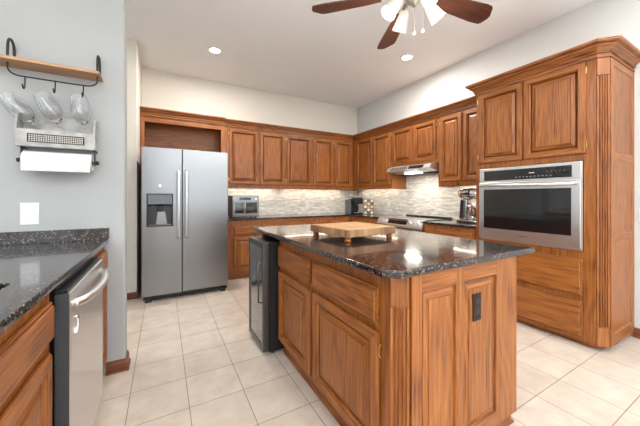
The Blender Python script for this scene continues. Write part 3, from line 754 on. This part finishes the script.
# ------------------------------------------------------------ left counter run
LX = -.345
t = thing('dishwasher', (-.6, 1.64, 0), 'stainless steel dishwasher with bowed handle under the left granite counter', 'dishwasher')
dy0, dy1 = 1.315, 1.955
put('tub', B1(-.93, LX + .012, dy0 + .024, dy1, .09, .872), BLACKP, t, .003)
put('toe_plate', B1(-.9, LX - .04, dy0, dy1, 0, .089), BLACKP, t)
dw = put('door', B1(LX + .0125, -.292, dy0 + .004, dy1 - .004, .10, .855), PALE, t, .004)
put('door_edge', B1(LX + .0125, -.2935, dy0 - .0005, dy0 + .0038, .10, .855), DGREY, dw)
put('control_strip', B1(LX + .013, -.30, dy0 + .006, dy1 - .006, .8552, .866), BLACKP, t, .001)
put('handle', tube(BM(), [(-.292, dy0 + .06, .80), (-.262, dy0 + .10, .80), (-.238, (dy0 + dy1) / 2, .80), (-.262, dy1 - .10, .80), (-.292, dy1 - .06, .80)], .016, 12, 2), STEELB, dw, smooth=True)
put('badge', tube(BM(), [(-.291, dy0 + .075, .68), (-.286, dy0 + .085, .70), (-.286, dy0 + .085, .735), (-.291, dy0 + .075, .745)], .006, 8, 2), STEELB, dw, smooth=True)

t = thing('base_cabinet', (-.65, 2.16, 0), 'narrow oak base cabinet between the dishwasher and the grey wall', 'cabinet')
b = BM(); box(b, -.93, LX, 1.958, GY - .003, .09, .884); box(b, -.93, LX - .05, 1.958, GY - .003, 0, .09); put('carcass', b, WZ, t, .0015)
door(t, '+x', LX, 2.0, 2.32, .12, .70); drawer(t, '+x', LX, 2.0, 2.32, .725, .85)
t = thing('sink_base_cabinet', (-.65, .8, 0), 'oak sink base cabinet nearest the camera with wide drawer front', 'cabinet')
b = BM(); y0, y1 = .30, 1.312
box(b, LX - .02, LX, y0, y1, .09, .884); box(b, -.93, LX - .02, y0, y0 + .02, .09, .884); box(b, -.93, LX - .02, y1 - .02, y1, .09, .884)
box(b, -.93, LX - .02, y0 + .02, y1 - .02, .09, .11); box(b, -.93, -.91, y0 + .02, y1 - .02, .11, .884); box(b, -.93, LX - .05, y0, y1, 0, .09)
put('carcass', b, WZ, t, .0015)
drawer(t, '+x', LX, .40, 1.275, .715, .845)
door(t, '+x', LX, .83, 1.265, .12, .675); door(t, '+x', LX, .36, .815, .12, .675)
t = thing('countertop', (-.65, 1.3, .8845), 'dark speckled granite counter in the left foreground with an upstand at the grey wall', 'countertop')
b = BM(); sx0, sx1, sy0, sy1 = -.86, -.437, .66, 1.325
cx0, cx1, cy0, cy1 = -1.0, -.322, .25, GY - .001
def rr(x0, x1, y0, y1, r, n=5):
    p = []
    for cxx, cyy, a0 in ((x1 - r, y1 - r, 0), (x0 + r, y1 - r, 90), (x0 + r, y0 + r, 180), (x1 - r, y0 + r, 270)):
        for k in range(n + 1): a = math.radians(a0 + 90 * k / n); p.append((cxx + r * math.cos(a), cyy + r * math.sin(a)))
    return p
inner = rr(sx0, sx1, sy0, sy1, .035)
def outer_pt(p):      # project to the outer rectangle
    q = inner.index(p) // 6
    return [(cx1, cy1), (cx0, cy1), (cx0, cy0), (cx1, cy0)][q]
for z, in ((.8845,), (.914,)):
    iv = [b.verts.new((*p, z)) for p in inner]; ov = [b.verts.new((*p, z)) for p in ((cx1, cy1), (cx0, cy1), (cx0, cy0), (cx1, cy0))]
    for q in range(4):
        for k in range(5): b.faces.new((iv[q * 6 + k], iv[q * 6 + k + 1], ov[q]))
        nq = (q + 1) % 4; b.faces.new((iv[q * 6 + 5], iv[nq * 6], ov[nq], ov[q]))
    if z < .9: iv0, ov0 = iv, ov
for a, c_ in ((iv0, iv), (ov0, ov)):
    for k in range(len(a)): b.faces.new((a[k], a[(k + 1) % len(a)], c_[(k + 1) % len(a)], c_[k]))
put('slab', b, GRAN, t, .004)
put('upstand', B1(-1.0, -.318, GY - .02, GY - .001, .9145, .992), GRAN, t, .002)
t = thing('sink', (-.65, 1.0, .7), 'dark undermount sink basin in the left counter', 'sink')
b = BM(); o1 = rr(sx0 - .010, sx1 + .010, sy0 - .010, sy1 + .010, .045); i1 = rr(sx0 + .004, sx1 - .004, sy0 + .004, sy1 - .004, .031)
lv = []
for pts_, z in ((o1, .70), (o1, .8835), (i1, .8835), (i1, .715)): lv.append([b.verts.new((*p, z)) for p in pts_])
for a, c_ in zip(lv, lv[1:]):
    for k in range(len(a)): b.faces.new((a[k], a[(k + 1) % len(a)], c_[(k + 1) % len(a)], c_[k]))
b.faces.new(lv[0]); b.faces.new(lv[-1])
put('basin', b, DGREY, t)
put('drain', lathe(BM(), [(.04, .7152), (.04, .718), (.03, .719)], (-.65, 1.0, 0), 20), CHROME, t)

# ------------------------------------------------------------ shelf, crate and towels on the grey wall
t = thing('wall_shelf', (-.60, GY, 1.98), 'oak plank shelf on black iron brackets with a hook rail, on the grey wall', 'shelf')
SZ = 1.972
SHELFW = wood('light_oak_x', 'x', (.26, .12, .05), (.40, .20, .09), (.50, .28, .14), .5, .05)
put('plank', B1(-.87, -.350, GY - .148, GY - .002, SZ, SZ + .018), SHELFW, t, .002)
for x in (-.775, -.368):
    b = tube(BM(), [(x, GY - .006, SZ + .019), (x, GY - .006, SZ + .07), (x, GY - .012, SZ + .13), (x, GY - .05, SZ + .155), (x, GY - .085, SZ + .13), (x, GY - .092, SZ + .07), (x, GY - .092, SZ + .018)], .0065, 10, 2)
    lathe(b, [(.012, SZ + .018), (.012, SZ + .03)], (x, GY - .092, 0), 12)
    put('bracket', b, BLACKM, t)
ry = GY - .092
b = tube(BM(), [(-.775, ry, SZ), (-.775, ry, SZ - .045), (-.745, ry, SZ - .068), (-.70, ry, SZ - .07), (-.45, ry, SZ - .07), (-.40, ry, SZ - .068), (-.368, ry, SZ - .045), (-.368, ry, SZ)], .0045, 8, 2)
rl = put('hook_rail', b, BLACKM, t)
for x in (-.702, -.570, -.437):
    put('hook', tube(BM(), [(x, ry, SZ - .066), (x, ry - .004, SZ - .125), (x, ry - .012, SZ - .145), (x, ry - .030, SZ - .145), (x, ry - .038, SZ - .125)], .0038, 8, 2), BLACKM, rl)

t = thing('wooden_wall_crate', (-.58, GY, 1.49), 'whitewashed grey wooden wall crate with perforated front strip, holding glasses', 'crate')
KX0, KX1, KY, KZ = -.735, -.388, GY - .105, 1.498
put('back_board', B1(KX0, KX1, GY - .012, GY - .001, KZ, 1.70), GREYW, t, .002)
put('bottom_board', B1(KX0, KX1, KY + .011, GY - .012, KZ, KZ + .010), GREYW, t)
put('front_board', B1(KX0, KX1, KY, KY + .011, KZ, KZ + .10), GREYW, t, .001)
for x in (KX0 - .010, KX1):
    b = prism(BM(), [(KY, KZ), (GY - .001, KZ), (GY - .001, 1.70), (GY - .03, 1.702), (GY - .075, 1.69), (KY + .012, 1.65), (KY, 1.60)], x, x + .010, 'yz')
    put('end_board', b, GREYW, t, .001)
fr = B1(-.690, -.430, KY - .004, KY - .0002, KZ + .025, KZ + .075); pf = put('inlay_strip', fr, BRONZE, t)
b = BM()
for i in range(24):
    for j in range(4): box(b, -.683 + i * .0104, -.676 + i * .0104, KY - .0055, KY - .0041, KZ + .030 + j * .0105, KZ + .037 + j * .0105)
put('perforation', b, plain('pale_perforation', (.5, .49, .47), .7), pf)

t = thing('towel_holder', (-.58, GY, 1.42), 'black iron paper towel holder under the grey wall crate', 'towel holder')
ty, tz = GY - .075, 1.418
for x in (-.722, -.384):
    b = BM(); box(b, x - .004, x + .004, ty - .008, ty + .008, tz - .018, KZ - .002); box(b, x - .004, x + .004, ty - .008, GY - .001, KZ - .010, KZ - .002)
    put('arm', b, BLACKM, t)
b = BM(); rod(b, (-.735, ty, tz), (-.370, ty, tz), .006)
for x, s in ((-.735, -1), (-.370, 1)): lathe(b, [(.011, -.008), (.013, 0), (.011, .008)], (x, ty, tz), 12, Matrix.Rotation(PI / 2, 3, 'Y'))
put('rod', b, BLACKM, t)
t2 = thing('paper_towel_roll', (-.554, ty, tz - .05), 'white paper towel roll hanging on the black holder', 'paper towel')
My = Matrix.Rotation(PI / 2, 3, 'Y')
b = lathe(BM(), [(.020, -.158), (.052, -.158), (.054, -.155), (.054, .155), (.052, .158), (.020, .158), (.020, -.158)], (-.554, ty, tz), 40, My, caps=False)
auto(put('towel', b, PAPER, t2))
put('loose_sheet', prism(BM(), [(ty - .0545, tz), (ty - .0555, tz), (ty - .0555, tz - .06), (ty - .0535, tz - .066), (ty - .0525, tz - .06)], -.709, -.399, 'yz'), PAPER, t2)
put('core', lathe(BM(), [(.0195, -.1575), (.0195, .1575), (.017, .1575), (.017, -.1575), (.0195, -.1575)], (-.554, ty, tz), 24, My, caps=False), plain('cardboard', (.45, .33, .22), .8), t2)

# three clear stemmed glasses lying tilted in the crate
def glass(x, tilt, label):
    M = Matrix.Rotation(math.radians(tilt), 3, 'Y')
    pr = [(.030, 0), (.030, .003), (.008, .008), (.005, .016), (.0045, .135), (.012, .150), (.034, .172), (.048, .205), (.050, .24), (.046, .285), (.040, .33),
          (.0385, .33), (.0445, .285), (.0485, .24), (.0465, .206), (.033, .176), (.004, .156)]
    z = KZ + .0125 + .030 * abs(math.sin(math.radians(tilt)))
    o = put('wine_glass', lathe(BM(), pr, (x, GY - .062, z), 28, M), CLEAR); auto(o)
    return tag(o, label, 'glass', 'clear glasses in the wall crate')
glass(-.590, -38, 'leftmost clear glass, leaning furthest out of the grey wall crate')
glass(-.500, -25, 'middle clear glass leaning out of the grey wall crate')
glass(-.4225, -8, 'rightmost clear glass, nearly upright in the grey wall crate')

# ------------------------------------------------------------ recessed lamps in view
for (x, y), lb in zip(CANS_AND_FILL[:2], ('round recessed ceiling lamp at left, above the refrigerator side', 'round recessed ceiling lamp at right, above the range')):
    t = thing('recessed_lamp', (x, y, ZC), lb, 'ceiling light', 'recessed ceiling lamps')
    put('trim_ring', lathe(BM(), [(.062, ZC - .001), (.088, ZC - .001), (.086, ZC - .008), (.066, ZC - .012), (.062, ZC - .001)], (x, y, 0), 32, caps=False), WHITE, t)
    put('lens', lathe(BM(), [(.0615, ZC - .001), (.0615, ZC - .006)], (x, y, 0), 32), LAMP, t)

# ------------------------------------------------------------ ceiling fan
FXc, FYc, FZ = 1.39, 1.264, 2.50
t = thing('ceiling_fan', (FXc, FYc, 2.3), 'ceiling fan with five dark brown blades and lit frosted glass shades', 'ceiling fan')
BLADEW = [wood('walnut_blade', 'x', (.018, .006, .004), (.055, .017, .010), (.085, .030, .017), .35, .2)][0]
c3 = (FXc, FYc, 0)
put('downrod', lathe(BM(), [(.07, ZC - .001), (.065, ZC - .05), (.014, ZC - .07), (.014, 2.66)], c3, 20), NICKEL, t, smooth=False)
put('motor_housing', lathe(BM(), [(.03, 2.67), (.10, 2.65), (.125, 2.61), (.125, 2.56), (.10, 2.525), (.06, 2.51)], c3, 32), NICKEL, t, smooth=True)
lk = put('light_kit', lathe(BM(), [(.055, 2.51), (.06, 2.48), (.045, 2.455), (.03, 2.43), (.012, 2.41)], c3, 24), NICKEL, t, smooth=True)
a0 = 64
for k in range(5):
    a = math.radians(a0 + 72 * k); Rz = Matrix.Rotation(a, 3, 'Z') @ Matrix.Rotation(math.radians(-13), 3, 'X')
    outl = [(.20, -.045), (.30, -.060), (.57, -.080), (.61, -.078), (.625, -.068), (.668, -.012), (.67, .012), (.655, .055), (.64, .066), (.56, .070), (.30, .056), (.20, .045)]
    b = prism(BM(), outl, -.004, .004)
    bl = put('blade', b, BLADEW, t)
    me = bl.data; off = Vector(t.location)
    for v in me.vertices: v.co = v.co + off
    bl.location = Vector((FXc, FYc, FZ)) - Vector(t.location); bl.rotation_euler = (Rz.to_euler())
    b = prism(BM(), [(.10, -.018), (.17, -.014), (.21, -.035), (.26, -.030), (.275, 0), (.26, .030), (.21, .035), (.17, .014), (.10, .018)], .0045, .009)
    br = put('blade_iron', b, NICKEL, bl)
    for v in br.data.vertices: v.co = v.co + Vector(t.location) + Vector(bl.location)
shade_dirs = [(-YAW + math.radians(x)) for x in (190, 285, 8, 106)]
for a in shade_dirs:
    dv = Vector((math.cos(a), math.sin(a), 0))
    p0 = Vector((FXc, FYc, 2.46)) + dv * .04; p1 = Vector((FXc, FYc, 2.455)) + dv * .085; 
    ax = (dv * .62 + Vector((0, 0, -.78))).normalized()
    zax = ax; xax = zax.orthogonal().normalized(); yax = zax.cross(xax); M = Matrix((xax, yax, zax)).transposed()
    put('arm', tube(BM(), [p0, p0 * .5 + p1 * .5 + Vector((0, 0, .01)), p1, p1 + ax * .015], .008, 8, 1), NICKEL, lk, smooth=True)
    b = lathe(BM(), [(.022, 0), (.030, .012), (.034, .04), (.042, .09), (.050, .125), (.047, .125), (.040, .09), (.031, .04), (.020, .005)], tuple(p1 + ax * .012), 28, M)
    sh = put('glass_shade', b, SHADE, lk, smooth=True)
    put('bulb', lathe(BM(), [(.010, .02), (.020, .045), (.022, .065), (.014, .085), (.004, .09)], tuple(p1 + ax * .012), 16, M), BULB, sh, smooth=True)
    pl = bpy.data.lights.new('fan_bulb_light', 'POINT'); pl.energy = 5.5; pl.color = (1, .94, .86); pl.shadow_soft_size = .04
    po = bpy.data.objects.new('fan_bulb_light', pl); C.objects.link(po); po.location = p1 + ax * .19
for dx, dy, z in ((.005, -.003, 2.255), (.054, -.028, 2.27)):
    b = rod(BM(), (FXc + dx, FYc + dy, 2.42), (FXc + dx, FYc + dy, z), 0.0022, 6)
    ch = put('pull_chain', b, NICKEL, lk)
    put('pull_knob', lathe(BM(), [(.002, z), (.007, z - .006), (.009, z - .018), (.005, z - .026)], (FXc + dx, FYc + dy, 0), 12), WHITE, ch, smooth=True)
